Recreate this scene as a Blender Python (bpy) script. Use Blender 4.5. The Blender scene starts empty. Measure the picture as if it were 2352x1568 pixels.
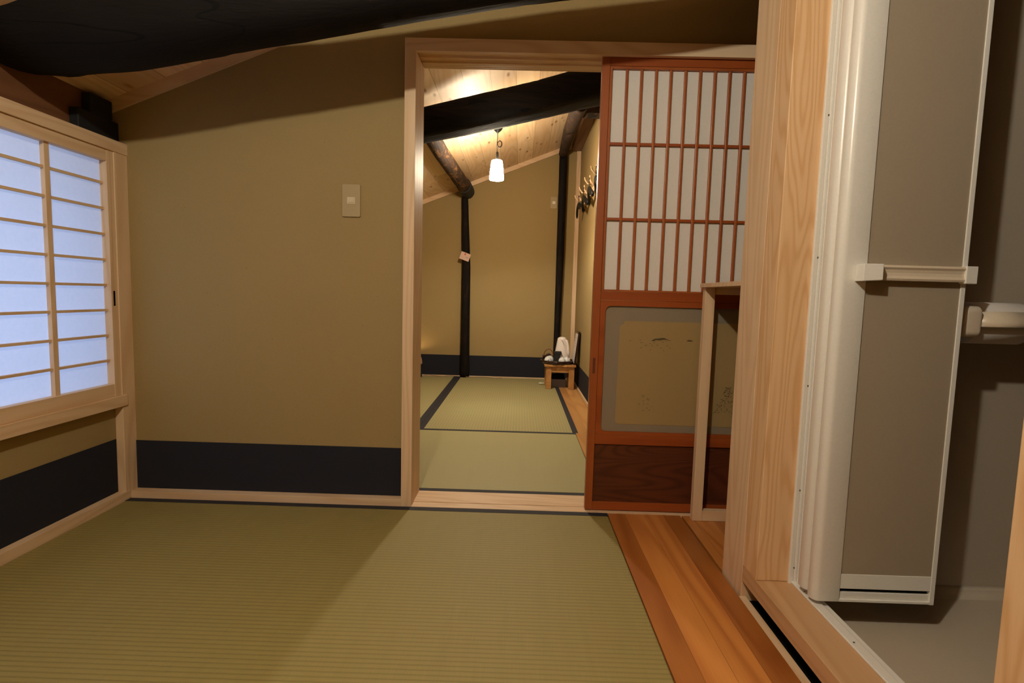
import bpy, math, random
from mathutils import Vector, Matrix
random.seed(7)
S = bpy.context.scene
COL = S.collection
PI = math.pi

# ------------------------------------------------------------------ camera
F, PITCH, YAW, ROLL = 1213.38, 0.087179, -0.011829, 0.027382
cp, sp = math.cos(PITCH), math.sin(PITCH); cy, sy = math.cos(YAW), math.sin(YAW)
fw = Vector((sy * cp, cy * cp, -sp)); rt = Vector((cy, -sy, 0)); up = rt.cross(fw)
r2 = rt * math.cos(ROLL) + up * math.sin(ROLL); u2 = up * math.cos(ROLL) - rt * math.sin(ROLL)
cam = bpy.data.cameras.new('camera'); camo = bpy.data.objects.new('camera', cam); COL.objects.link(camo)
camo.matrix_world = Matrix(((r2.x, u2.x, -fw.x, 0), (r2.y, u2.y, -fw.y, 0), (r2.z, u2.z, -fw.z, 0.83), (0, 0, 0, 1)))
cam.sensor_width = 36; cam.lens = F / 2352 * 36; cam.clip_start = 0.02
S.camera = camo

# ------------------------------------------------------------------ world, lights, exposure
w = bpy.data.worlds.new('world'); S.world = w; w.use_nodes = True
w.node_tree.nodes['Background'].inputs[0].default_value = (0.35, 0.5, 1.0, 1)
w.node_tree.nodes['Background'].inputs[1].default_value = 0.6
S.view_settings.view_transform = 'Standard'; S.view_settings.look = 'None'
S.view_settings.exposure = 0.0; S.view_settings.gamma = 1.0; S.view_settings.use_curve_mapping = False
S.cycles.max_bounces = 8; S.cycles.diffuse_bounces = 5; S.cycles.use_denoising = True
S.cycles.sample_clamp_indirect = 4.0; S.cycles.caustics_reflective = False; S.cycles.caustics_refractive = False

def lamp(name, kind, loc, power, color, size, rot=None):
    l = bpy.data.lights.new(name, kind); l.energy = power; l.color = color
    if kind == 'POINT': l.shadow_soft_size = size
    if kind == 'AREA': l.shape = 'RECTANGLE'; l.size, l.size_y = size
    o = bpy.data.objects.new(name, l); COL.objects.link(o); o.location = loc
    if rot: o.rotation_euler = rot
    return o
WARM = (1.0, 0.94, 0.77)
ROOM_W, PEND_W, UP_W, DAY_W = 65.0, 255.0, 2.2, 17.5
lamp('room_light', 'POINT', (-0.33, 0.12, 1.885), ROOM_W, WARM, 0.03)
up = lamp('added_ceiling_fill', 'SPOT', (-0.12, 2.84, 1.72), UP_W, (1.0, 0.88, 0.70), 0.03, (0, 0, 0))  # added fill without a fixture, brightens the ceiling by the far beam
up.data.spot_size = math.radians(165); up.data.spot_blend = 0.5; up.data.shadow_soft_size = 0.12; up.rotation_euler = (PI, 0, 0)
lamp('daylight', 'AREA', (-2.05, 1.35, 0.95), DAY_W, (0.47, 0.64, 1.0), (1.6, 1.2), (0, -PI / 2, 0))

# ------------------------------------------------------------------ materials
def nodes(name):
    m = bpy.data.materials.new(name); m.use_nodes = True
    nt = m.node_tree; b = nt.nodes['Principled BSDF']
    return m, nt, b
class G:
    """small node graph helper"""
    def __init__(s, nt): s.nt = nt; s.tc = nt.nodes.new('ShaderNodeTexCoord')
    def n(s, t, ins=None, **k):
        x = s.nt.nodes.new(t)
        for a, v in k.items(): setattr(x, a, v)
        for i, v in (ins or {}).items():
            if isinstance(v, bpy.types.NodeSocket): s.nt.links.new(v, x.inputs[i])
            else: x.inputs[i].default_value = v
        return x
    def m(s, op, a, b=0.0, c=0.0):
        return s.n('ShaderNodeMath', {0: a, 1: b, 2: c}, operation=op).outputs[0]
    def sep(s): 
        x = s.n('ShaderNodeSeparateXYZ', {0: s.tc.outputs['Object']}); return x.outputs
    def comb(s, x, y, z): return s.n('ShaderNodeCombineXYZ', {0: x, 1: y, 2: z}).outputs[0]
    def mapv(s, scale, loc=(0, 0, 0), src=None):
        return s.n('ShaderNodeMapping', {0: src or s.tc.outputs['Object'], 1: loc, 3: scale}).outputs[0]
    def noise(s, vec, scale, detail=3, rough=0.5, dist=0.0):
        return s.n('ShaderNodeTexNoise', {'Vector': vec, 'Scale': scale, 'Detail': detail, 'Roughness': rough, 'Distortion': dist}).outputs[0]
    def ramp(s, f, stops):
        x = s.n('ShaderNodeValToRGB', {0: f}); e = x.color_ramp.elements
        while len(e) < len(stops): e.new(0.5)
        for q, (p, c) in zip(e, stops): q.position = p; q.color = (*c, 1)
        return x.outputs[0]
    def mix(s, f, a, b, mode='MIX'):
        x = s.nt.nodes.new('ShaderNodeMix'); x.data_type = 'RGBA'; x.blend_type = mode
        for i, v in ((0, f), (6, a), (7, b)):
            if isinstance(v, bpy.types.NodeSocket): s.nt.links.new(v, x.inputs[i])
            elif i == 0: x.inputs[0].default_value = v
            else: x.inputs[i].default_value = (*v, 1)
        return x.outputs[2]
    def bump(s, h, strength, dist, b):
        x = s.n('ShaderNodeBump', {'Height': h, 'Strength': strength, 'Distance': dist})
        s.nt.links.new(x.outputs[0], b.inputs['Normal'])
def plain(name, c, rough=0.5, metal=0, coat=0, emit=None, es=0, spec=0.5):
    m, nt, b = nodes(name)
    b.inputs['Base Color'].default_value = (*c, 1); b.inputs['Roughness'].default_value = rough
    b.inputs['Metallic'].default_value = metal; b.inputs['Coat Weight'].default_value = coat
    b.inputs['Specular IOR Level'].default_value = spec
    g = G(nt)
    n = g.noise(g.tc.outputs['Object'], 180, 2)
    col = g.mix(n, tuple(x * 0.94 for x in c), tuple(min(1, x * 1.05) for x in c))
    nt.links.new(col, b.inputs['Base Color'])
    if emit: b.inputs['Emission Color'].default_value = (*emit, 1); b.inputs['Emission Strength'].default_value = es
    return m
def wood(name, light, dark, axis='Z', grain=1.0, board=None, seam=0.0, knots=0.0, rough=0.5, tone=0.12, figure=9.0, warp=1.0, joint=None, seed=0.0):
    """procedural wood; board=(axis, width, offset) cuts it in boards with their own tone"""
    m, nt, b = nodes(name); g = G(nt); X, Y, Z = g.sep()
    P = {'X': X, 'Y': Y, 'Z': Z}
    k = {a: (0.10 if a == axis else 1.0) for a in 'XYZ'}
    off = 0.0; wn = None
    if board:
        q = g.m('DIVIDE', g.m('ADD', P[board[0]], board[2]), board[1]); idx = g.m('FLOOR', q); fr = g.m('FRACT', q)
        wn = g.n('ShaderNodeTexWhiteNoise', {'W': g.m('ADD', idx, seed)}, noise_dimensions='1D').outputs[0]
        off = g.m('MULTIPLY', wn, 37.0)
        if joint:   # butt joints along the board
            jq = g.m('DIVIDE', g.m('ADD', P[axis], g.m('MULTIPLY', wn, joint)), joint)
            jf = g.m('FRACT', jq); jw = g.n('ShaderNodeTexWhiteNoise', {'W': g.m('ADD', g.m('FLOOR', jq), g.m('MULTIPLY', idx, 7.3))}, noise_dimensions='1D').outputs[0]
            wn = g.m('MULTIPLY', g.m('ADD', wn, jw), 0.5); off = g.m('MULTIPLY', g.m('ADD', wn, jw), 23.0)
    v = g.comb(g.m('ADD', g.m('MULTIPLY', X, k['X']), off), g.m('ADD', g.m('MULTIPLY', Y, k['Y']), off), g.m('ADD', g.m('MULTIPLY', Z, k['Z']), seed))
    n1 = g.noise(v, 5.5 * grain, 1.5, 0.4, 0.25 * warp)
    rings = g.m('SINE', g.m('MULTIPLY', n1, 6.283 * figure))
    rings = g.m('POWER', g.m('MULTIPLY_ADD', rings, 0.5, 0.5), 2.0)
    kk = {a: (0.03 if a == axis else 1.0) for a in 'XYZ'}
    fine = g.noise(g.mapv((kk['X'], kk['Y'], kk['Z'])), 260 * grain, 2, 0.6)
    f = g.m('ADD', g.m('MULTIPLY', rings, 0.55), g.m('MULTIPLY', fine, 0.45))
    col = g.mix(f, light, dark)
    big = g.noise(v, 3.0 * grain, 1)
    mid = tuple((a + c) / 2 for a, c in zip(light, dark))
    col = g.mix(g.m('MULTIPLY', big, 0.5), col, mid)
    if wn is not None:
        t = g.m('MULTIPLY_ADD', wn, 2 * tone, 1 - tone)
        col = g.mix(1.0, col, g.comb(t, g.m('POWER', t, 1.25), g.m('POWER', t, 1.5)), 'MULTIPLY')
        if seam:
            sm = g.m('LESS_THAN', g.m('ABSOLUTE', g.m('SUBTRACT', fr, 0.5)), 0.5 - seam / board[1])
            sm = g.m('SUBTRACT', 1.0, sm)
            if joint: sm = g.m('MAXIMUM', sm, g.m('LESS_THAN', jf, seam / joint))
            col = g.mix(g.m('MULTIPLY', sm, 0.65), col, tuple(x * 0.25 for x in dark))
    if knots:
        s2 = {a: (0.33 if a == axis else 1.0) for a in 'XYZ'}
        vo = g.n('ShaderNodeTexVoronoi', {'Vector': g.mapv((s2['X'], s2['Y'], s2['Z'])), 'Scale': 14.5 * knots, 'Randomness': 1.0})
        dk = g.m('LESS_THAN', g.n('ShaderNodeTexWhiteNoise', {'Vector': vo.outputs['Color']}, noise_dimensions='3D').outputs[0], 0.85)
        kf = g.n('ShaderNodeMapRange', {0: vo.outputs['Distance'], 1: 0.07, 2: 0.19, 3: 1.0, 4: 0.0}).outputs[0]
        col = g.mix(g.m('MULTIPLY', g.m('MULTIPLY', kf, dk), 0.9), col, (dark[0] * 0.38, dark[1] * 0.22, dark[2] * 0.14))
    nt.links.new(col, b.inputs['Base Color'])
    b.inputs['Roughness'].default_value = rough
    g.bump(f, 0.12, 0.002, b)
    return m
def plaster(name, c, c2, sc=1.0):
    m, nt, b = nodes(name); g = G(nt); o = g.tc.outputs['Object']
    n = g.noise(o, 190 * sc, 4, 0.7); n2 = g.noise(o, 2.5, 2)
    st = g.noise(g.mapv((1, 1, 1), src=o), 60 * sc, 3, 0.6, 1.5)
    f = g.m('ADD', g.m('MULTIPLY', n, 0.65), g.m('MULTIPLY', n2, 0.35))
    col = g.mix(f, c, c2)
    vo = g.n('ShaderNodeTexVoronoi', {'Vector': o, 'Scale': 30.0 * sc})
    spk = g.m('MULTIPLY', g.m('LESS_THAN', vo.outputs['Distance'], 0.09), g.m('GREATER_THAN', st, 0.55))
    col = g.mix(g.m('MULTIPLY', spk, 0.35), col, tuple(x * 0.45 for x in c))
    nt.links.new(col, b.inputs['Base Color']); b.inputs['Roughness'].default_value = 0.9
    b.inputs['Specular IOR Level'].default_value = 0.2
    g.bump(g.m('ADD', n, g.m('MULTIPLY', st, 0.6)), 0.35, 0.003, b)
    return m
def tatami(name, along, pitch=0.0155, c1=(0.315, 0.255, 0.092), c2=(0.225, 0.180, 0.058), depth=1.0):
    """rush ribs running along the given axis"""
    m, nt, b = nodes(name); g = G(nt); X, Y, Z = g.sep()
    a, c = (X, Y) if along == 'X' else (Y, X)
    q = g.m('FRACT', g.m('DIVIDE', c, pitch))
    rib = g.m('SUBTRACT', 1.0, g.m('POWER', g.m('ABSOLUTE', g.m('MULTIPLY_ADD', q, 2.0, -1.0)), 3.0))
    rush = g.noise(g.comb(g.m('MULTIPLY', a, 420.0), g.m('MULTIPLY', c, 9.0), 0.0), 1.0, 2, 0.6)
    strk = g.noise(g.comb(g.m('MULTIPLY', a, 36.0), g.m('MULTIPLY', c, 1.2), 3.0), 1.0, 3, 0.6)
    big = g.noise(g.tc.outputs['Object'], 2.2, 2)
    f = g.m('ADD', g.m('MULTIPLY', rush, 0.45), g.m('ADD', g.m('MULTIPLY', strk, 0.4), g.m('MULTIPLY', big, 0.15)))
    col = g.mix(f, c2, c1)
    col = g.mix(g.m('MULTIPLY', g.m('SUBTRACT', 1.0, rib), 0.40 * depth), col, tuple(x * 0.45 for x in c2))
    nt.links.new(col, b.inputs['Base Color']); b.inputs['Roughness'].default_value = 0.62
    b.inputs['Specular IOR Level'].default_value = 0.3
    g.bump(g.m('ADD', rib, g.m('MULTIPLY', rush, 0.2)), 0.45 * depth, 0.0015, b)
    return m
def fabric(name, c):
    m, nt, b = nodes(name); g = G(nt)
    n = g.noise(g.tc.outputs['Object'], 900, 2)
    nt.links.new(g.mix(n, tuple(x * 0.6 for x in c), tuple(x * 1.5 for x in c)), b.inputs['Base Color'])
    b.inputs['Roughness'].default_value = 0.8; g.bump(n, 0.3, 0.001, b)
    return m
def burnt(name, c=(0.0035, 0.003, 0.003), c2=(0.010, 0.007, 0.006), axis='X', worn=0.0, wornc=(0.16, 0.075, 0.03), stretch=0.35):
    m, nt, b = nodes(name); g = G(nt)
    k = {a: (0.07 if a == axis else 1.0) for a in 'XYZ'}
    v = g.mapv((k['X'], k['Y'], k['Z'])); n = g.noise(v, 45, 5, 0.65, 0.4); n2 = g.noise(v, 160, 3)
    col = g.mix(n, c, c2)
    if worn:
        w_ = g.noise(g.mapv(tuple(stretch if a == axis else 1.0 for a in 'XYZ')), 16, 5, 0.7, 0.8)
        wf = g.n('ShaderNodeMapRange', {0: w_, 1: 0.50, 2: 0.66, 3: 0.0, 4: worn}).outputs[0]
        col = g.mix(wf, col, wornc)
    # long shrinkage cracks
    cr = g.noise(g.mapv(tuple(0.035 if a == axis else 1.0 for a in 'XYZ')), 11, 1, 0.4)
    ck = g.m('LESS_THAN', g.m('ABSOLUTE', g.m('SUBTRACT', cr, 0.5)), 0.006)
    col = g.mix(g.m('MULTIPLY', ck, 0.85), col, (0.001, 0.001, 0.001))
    nt.links.new(col, b.inputs['Base Color']); b.inputs['Roughness'].default_value = 0.75
    b.inputs['Specular IOR Level'].default_value = 0.15
    g.bump(g.m('SUBTRACT', g.m('ADD', n, g.m('MULTIPLY', n2, 0.4)), g.m('MULTIPLY', ck, 1.5)), 0.5, 0.006, b)
    return m
def porcelain(name, base, pat=None, scale=60):
    m, nt, b = nodes(name); g = G(nt)
    n = g.noise(g.tc.outputs['Object'], scale, 3, 0.6, 0.6)
    f = g.m('GREATER_THAN', n, 0.60)
    col = g.mix(f, base, pat) if pat else g.mix(n, base, tuple(x * 0.95 for x in base))
    nt.links.new(col, b.inputs['Base Color']); b.inputs['Roughness'].default_value = 0.18
    return m

M = {}
PL, PD = (0.76, 0.57, 0.38), (0.60, 0.385, 0.215)          # fresh hinoki
for a in 'XYZ': M['hinoki' + a] = wood('hinoki_' + a.lower(), PL, PD, a, figure=16); M['hinoki' + a].node_tree.nodes['Principled BSDF'].inputs['Specular IOR Level'].default_value = 0.25
M['jamb'] = wood('figured_jamb_wood', (0.80, 0.56, 0.34), (0.56, 0.30, 0.12), 'Z', grain=2.3, figure=13, warp=1.3, knots=0.0, seed=4.2)
M['sillwood'] = wood('sill_wood', (0.60, 0.38, 0.21), (0.46, 0.26, 0.12), 'Y', figure=14)
M['ceil'] = wood('ceiling_cedar', (0.82, 0.62, 0.40), (0.66, 0.42, 0.21), 'Y', board=('X', 0.142, 0.055), seam=0.0013, knots=1.0, joint=1.9, tone=0.24, rough=0.55, figure=16)
M['floorcedar'] = wood('floor_cedar', (0.58, 0.235, 0.055), (0.32, 0.090, 0.017), 'Y', board=('X', 0.074, 0.0), seam=0.0006, tone=0.32, rough=0.38, figure=9, grain=0.9, seed=3.0)
M['floorfar'] = wood('floor_cedar_far', (0.62, 0.34, 0.12), (0.44, 0.19, 0.055), 'Y', board=('X', 0.09, 0.03), seam=0.0008, tone=0.2, rough=0.38, figure=9)
M['reddoor'] = wood('lacquered_cedar_z', (0.38, 0.105, 0.024), (0.25, 0.055, 0.012), 'Z', figure=4, rough=0.35)
M['reddoorX'] = wood('lacquered_cedar_x', (0.34, 0.080, 0.016), (0.22, 0.042, 0.009), 'X', figure=4, rough=0.35)
M['dark'] = wood('dark_figured_panel', (0.115, 0.030, 0.011), (0.035, 0.008, 0.003), 'X', grain=1.1, figure=30, warp=2.2, rough=0.4)
M['plaster'] = plaster('beige_plaster', (0.365, 0.265, 0.120), (0.285, 0.202, 0.086))
M['navy'] = plaster('navy_paper', (0.020, 0.021, 0.030), (0.014, 0.015, 0.022), 1.4)
M['tatX'] = tatami('tatami_rush_x', 'X'); M['tatX1'] = tatami('tatami_rush_x_fine', 'X', depth=0.12, c1=(0.38, 0.345, 0.175), c2=(0.32, 0.29, 0.135))
M['tatY'] = tatami('tatami_rush_y', 'Y', 0.0185, depth=0.7, c1=(0.38, 0.335, 0.165), c2=(0.30, 0.265, 0.12))
M['heri'] = fabric('navy_border_cloth', (0.012, 0.012, 0.018))
M['burntX'] = burnt('smoked_beam_x', axis='X'); M['burntXw'] = burnt('smoked_beam_worn_x', axis='X', worn=0.4, wornc=(0.030, 0.018, 0.011), stretch=0.08)
M['burntZ'] = burnt('smoked_post_z', axis='Z', worn=0.25, wornc=(0.06, 0.03, 0.018))
M['burntY'] = burnt('smoked_log_y', axis='Y', c=(0.012, 0.009, 0.008), c2=(0.05, 0.028, 0.018), worn=0.75, wornc=(0.26, 0.12, 0.04))
M['burntYd'] = burnt('smoked_log_dark_y', axis='Y', c=(0.012, 0.009, 0.008), c2=(0.045, 0.025, 0.016), worn=0.35, wornc=(0.14, 0.07, 0.035))
M['black'] = plain('black_stain', (0.006, 0.006, 0.007), 0.7)
M['brownboard'] = wood('brown_eave_board', (0.20, 0.085, 0.035), (0.12, 0.045, 0.018), 'Y')
M['lampwhite'] = plain('white_frame_plastic', (0.78, 0.76, 0.72), 0.28)
M['bathwall'] = plain('bath_panel', (0.42, 0.36, 0.29), 0.42, spec=0.4)
M['bathfloor'] = plain('bath_floor', (0.46, 0.40, 0.32), 0.45)
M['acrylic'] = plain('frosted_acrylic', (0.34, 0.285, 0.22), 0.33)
M['ivory'] = plain('ivory_plastic', (0.66, 0.56, 0.44), 0.22)
M['tissue'] = plain('toilet_tissue', (0.70, 0.66, 0.64), 0.95, spec=0.1)
M['screw'] = plain('screw_steel', (0.10, 0.09, 0.085), 0.4, metal=0.7)
M['gap'] = plain('shade_booklet_black', (0.004, 0.005, 0.005), 0.9, spec=0.05)  # near black paints shade into slots and window pull; also the booklet's colour
M['switchplate'] = plain('beige_switch_plate', (0.37, 0.28, 0.145), 0.45)
M['switchbtn'] = plain('ivory_switch_button', (0.60, 0.50, 0.33), 0.35)
M['white_btn'] = plain('white_switch_button', (0.75, 0.70, 0.58), 0.35)
M['papershoji'] = plain('door_paper', (0.72, 0.69, 0.66), 0.85, spec=0.15)
M['glassborder'] = plain('frosted_glass_border', (0.24, 0.20, 0.145), 0.25, coat=0.3)
M['glassinner'] = plain('frosted_glass_centre', (0.33, 0.235, 0.105), 0.3, coat=0.3)
M['etch'] = plain('etched_line', (0.085, 0.060, 0.022), 0.5)
M['pull'] = plain('pull_recess', (0.10, 0.022, 0.008), 0.5)
M['metalblack'] = plain('black_metal', (0.02, 0.022, 0.024), 0.35, metal=0.6)
M['cordblack'] = plain('black_cord', (0.03, 0.022, 0.016), 0.5)
M['cordgrey'] = plain('pale_cord', (0.28, 0.20, 0.13), 0.5)
M['kettle'] = plain('kettle_enamel', (0.78, 0.70, 0.66), 0.14, coat=0.6)
M['kettleseam'] = plain('kettle_lip', (0.42, 0.34, 0.31), 0.3)
M['cup'] = porcelain('blue_white_cup', (0.74, 0.74, 0.74), (0.08, 0.10, 0.20), 55)
M['lacquer'] = plain('dark_lacquer', (0.020, 0.006, 0.005), 0.2, coat=0.5)
M['rattan'] = plain('rattan_handle', (0.16, 0.05, 0.02), 0.5)
M['paperwhite'] = plain('menu_paper', (0.62, 0.56, 0.52), 0.9)
M['ink'] = plain('menu_ink', (0.42, 0.38, 0.36), 0.9)
M['card'] = plain('pink_card', (0.62, 0.42, 0.35), 0.8); M['red'] = plain('red_mark', (0.42, 0.06, 0.03), 0.8)
M['greybox'] = plain('grey_box', (0.16, 0.13, 0.13), 0.6)
M['hanger'] = plain('black_hanger_wood', (0.006, 0.007, 0.007), 0.5, spec=0.2)
M['hangertan'] = plain('tan_hanger_mark', (0.42, 0.22, 0.11), 0.5)
M['lampcase'] = plain('lantern_paper', (0.40, 0.32, 0.28), 0.8)
M['lamprim'] = plain('lantern_rim', (0.50, 0.24, 0.10), 0.5)
M['tan'] = plain('pale_plug', (0.62, 0.58, 0.45), 0.5)
def emis(name, c, s):
    m, nt, b = nodes(name); b.inputs['Base Color'].default_value = (0.8, 0.8, 0.8, 1)
    b.inputs['Emission Color'].default_value = (*c, 1); b.inputs['Emission Strength'].default_value = s
    return m
M['glow'] = emis('glowing_glass_shade', (1.0, 0.83, 0.60), PEND_W)
def washi():
    m = bpy.data.materials.new('window_paper'); m.use_nodes = True; nt = m.node_tree
    nt.nodes.clear(); g = G(nt)
    n = g.noise(g.tc.outputs['Object'], 70, 4, 0.7)
    col = g.mix(n, (0.80, 0.82, 0.86), (0.90, 0.91, 0.93))
    d = g.n('ShaderNodeBsdfDiffuse', {0: col}); t = g.n('ShaderNodeBsdfTranslucent', {0: col})
    mx = g.n('ShaderNodeMixShader', {0: 0.62, 1: d.outputs[0], 2: t.outputs[0]})
    o = g.n('ShaderNodeOutputMaterial', {0: mx.outputs[0]})
    return m
M['washi'] = washi()

# ------------------------------------------------------------------ mesh builder
class MB:
    def __init__(s): s.v = []; s.f = []; s.sm = []
    def add(s, vs, fs, smooth=False, flags=None):
        b = len(s.v); s.v += [tuple(q) for q in vs]
        for i, f in enumerate(fs):
            s.f.append([b + j for j in f]); s.sm.append(flags[i] if flags else smooth)
        return s
    def box(s, x0, x1, y0, y1, z0, z1):
        vs = [(x, y, z) for x in (x0, x1) for y in (y0, y1) for z in (z0, z1)]
        return s.add(vs, [(0, 1, 3, 2), (4, 6, 7, 5), (0, 4, 5, 1), (2, 3, 7, 6), (0, 2, 6, 4), (1, 5, 7, 3)])
    def hexa(s, bot, top):
        return s.add(list(bot) + list(top), [(3, 2, 1, 0), (4, 5, 6, 7), (0, 1, 5, 4), (1, 2, 6, 5), (2, 3, 7, 6), (3, 0, 4, 7)])
    def prism(s, poly, axis, a, b, smooth=False):
        n = len(poly)
        def P(u, v, t): return {'X': (t, u, v), 'Y': (u, t, v), 'Z': (u, v, t)}[axis]
        vs = [P(u, v, a) for u, v in poly] + [P(u, v, b) for u, v in poly]
        fs = [list(range(n))[::-1], [n + i for i in range(n)]]; fl = [False, False]
        for i in range(n): fs.append((i, (i + 1) % n, n + (i + 1) % n, n + i)); fl.append(smooth)
        return s.add(vs, fs, flags=fl)
    def tube(s, pts, rad, n=16, sq=1.0, flat=1.0, jit=0.0, upv=(0, 0, 1), caps=True, smooth=True, shape=None):
        """sweep an n-gon along pts; rad scalar or list; shape(a)->radius factor"""
        pts = [Vector(p) for p in pts]; rr = rad if isinstance(rad, (list, tuple)) else [rad] * len(pts)
        vs = []; N = len(pts)
        t0 = (pts[1] - pts[0]).normalized(); U = Vector(upv)
        if abs(t0.dot(U)) > 0.9: U = Vector((0, 1, 0))
        a = (U - t0 * U.dot(t0)).normalized()
        for i, p in enumerate(pts):
            t = (pts[min(i + 1, N - 1)] - pts[max(i - 1, 0)]).normalized()
            a = (a - t * a.dot(t)).normalized(); b = t.cross(a)
            for k in range(n):
                an = 2 * PI * k / n; r = rr[i] * (shape(an) if shape else 1)
                if jit: r *= 1 + random.uniform(-jit, jit)
                vs.append(p + a * (math.cos(an) * r * flat) + b * (math.sin(an) * r))
        fs = []; fl = []
        for i in range(N - 1):
            for k in range(n):
                fs.append((i * n + k, i * n + (k + 1) % n, (i + 1) * n + (k + 1) % n, (i + 1) * n + k)); fl.append(smooth)
        if caps:
            fs += [list(range(n))[::-1], [(N - 1) * n + k for k in range(n)]]; fl += [False, False]
        return s.add(vs, fs, flags=fl)
    def lathe(s, prof, c, n=28, axis='Z', sx=1.0, smooth=True):
        """prof: list of (r, h); closed at r=0 ends"""
        vs = []
        for r, h in prof:
            for k in range(n):
                an = 2 * PI * k / n; u, v = r * math.cos(an) * sx, r * math.sin(an)
                vs.append({'Z': (c[0] + u, c[1] + v, c[2] + h), 'X': (c[0] + h, c[1] + u, c[2] + v), 'Y': (c[0] + u, c[1] + h, c[2] + v)}[axis])
        fs = []; fl = []
        for i in range(len(prof) - 1):
            for k in range(n):
                fs.append((i * n + k, i * n + (k + 1) % n, (i + 1) * n + (k + 1) % n, (i + 1) * n + k)); fl.append(smooth)
        fs += [list(range(n))[::-1], [(len(prof) - 1) * n + k for k in range(n)]]; fl += [False, False]
        return s.add(vs, fs, flags=fl)
    def build(s, name, mat, parent=None, origin=None, bevel=0.0, seg=2, sub=0):
        o0 = Vector(wloc(parent)) if parent else Vector(origin if origin else (0, 0, 0))
        me = bpy.data.meshes.new(name)
        me.from_pydata([tuple(Vector(q) - o0) for q in s.v], [], s.f)
        me.polygons.foreach_set('use_smooth', s.sm); me.materials.append(M[mat] if isinstance(mat, str) else mat)
        me.update()
        import bmesh
        bm = bmesh.new(); bm.from_mesh(me); bmesh.ops.recalc_face_normals(bm, faces=bm.faces); bm.to_mesh(me); bm.free()
        o = bpy.data.objects.new(name, me); COL.objects.link(o)
        if parent: o.parent = parent
        else: o.location = o0
        if bevel:
            md = o.modifiers.new('bevel', 'BEVEL'); md.width = bevel; md.segments = seg; md.limit_method = 'ANGLE'; md.angle_limit = 0.7
        if sub:
            md = o.modifiers.new('sub', 'SUBSURF'); md.levels = sub; md.render_levels = sub
        return o
def wloc(o):
    v = Vector((0, 0, 0))
    while o: v += o.location; o = o.parent
    return v
def empty(name, loc):
    o = bpy.data.objects.new(name, None); COL.objects.link(o); o.location = loc; o.empty_display_size = 0.05
    return o
def tag(o, label, cat, group=None, kind=None):
    o['label'] = label; o['category'] = cat
    if group: o['group'] = group
    if kind: o['kind'] = kind
    return o
def struct(o, label, cat): return tag(o, label, cat, kind='structure')
def box(name, mat, x0, x1, y0, y1, z0, z1, parent=None, bevel=0.0, origin=None):
    if parent is None and origin is None: origin = ((x0 + x1) / 2, (y0 + y1) / 2, z0)
    return MB().box(x0, x1, y0, y1, z0, z1).build(name, mat, parent, origin, bevel)
def roof(x): return 2.125 + 0.395 * x

# ------------------------------------------------------------------ room shell
YW = 2.03
o = MB().box(-2.1, 2.4, -1.6, 5.5, -0.12, -0.055).build('floor', 'bathfloor', origin=(0, 0, -0.12)); struct(o, 'base slab under the mats and boards', 'floor')

# back wall of the near room, with the wide doorway cut in it
def wall_poly(name, mat, poly, axis, a, b, label, cat='wall'):
    o = MB().prism(poly, axis, a, b).build(name, mat, origin=(0, 0, 0)); return struct(o, label, cat)
wl = MB()
wl.prism([(-1.6, 0), (-0.42, 0), (-0.42, roof(-0.42)), (-1.6, roof(-1.6))], 'Y', YW, 2.145)
wl.prism([(-0.42, 1.74), (2.3, 1.74), (2.3, roof(2.3)), (-0.42, roof(-0.42))], 'Y', YW, 2.145)
wl.box(0.57, 2.3, 2.06, 2.145, 0, 1.74)
o = wl.build('wall_back', 'plaster', origin=(0, 0, 0)); struct(o, 'beige textured plaster wall with light switch beside the doorway', 'wall')
o = box('trim_1', 'navy', -1.503, -0.438, YW - 0.003, YW + 0.02, 0.025, 0.219); struct(o, 'navy paper band along foot of beige wall beside the doorway', 'wall band')
o = box('baseboard_back', 'hinokiX', -1.50, -0.438, 1.99, YW + 0.01, -0.05, 0.026, bevel=0.001); struct(o, 'thin pale wood base strip under navy band of the near beige wall', 'baseboard')

# left wall
wl = MB()
wl.box(-1.64, -1.53, -1.6, 2.03, -0.05, 0.372)
wl.box(-1.64, -1.53, -1.6, 0.72, 0.372, 1.355)
wl.box(-1.64, -1.55, 1.99, 2.03, 0.372, 1.40)
o = wl.build('wall_left', 'plaster', origin=(-1.55, 0, 0)); struct(o, 'beige plaster wall below the paper window', 'wall')
o = box('trim_2', 'navy', -1.54, -1.527, -1.6, 1.96, 0.03, 0.241); struct(o, 'navy paper band on left wall below the window sill', 'wall band')
o = box('baseboard_left', 'hinokiY', -1.54, -1.498, -1.6, 1.99, -0.05, 0.034, bevel=0.001); struct(o, 'pale wood base strip along left wall under the window', 'baseboard')
o = box('trim_3', 'hinokiZ', -1.585, -1.50, 1.965, 2.035, -0.05, 1.3145, bevel=0.002); struct(o, 'pale square corner post between window and beige wall', 'post')
o = MB().box(-1.60, -1.56, -1.6, 2.03, 1.34, 1.56).build('wall_left_upper', 'brownboard', origin=(-1.58, 0, 1.34)); o.name = 'wall_eave'; struct(o, 'dark brown board wall above the paper window head', 'wall')

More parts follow.
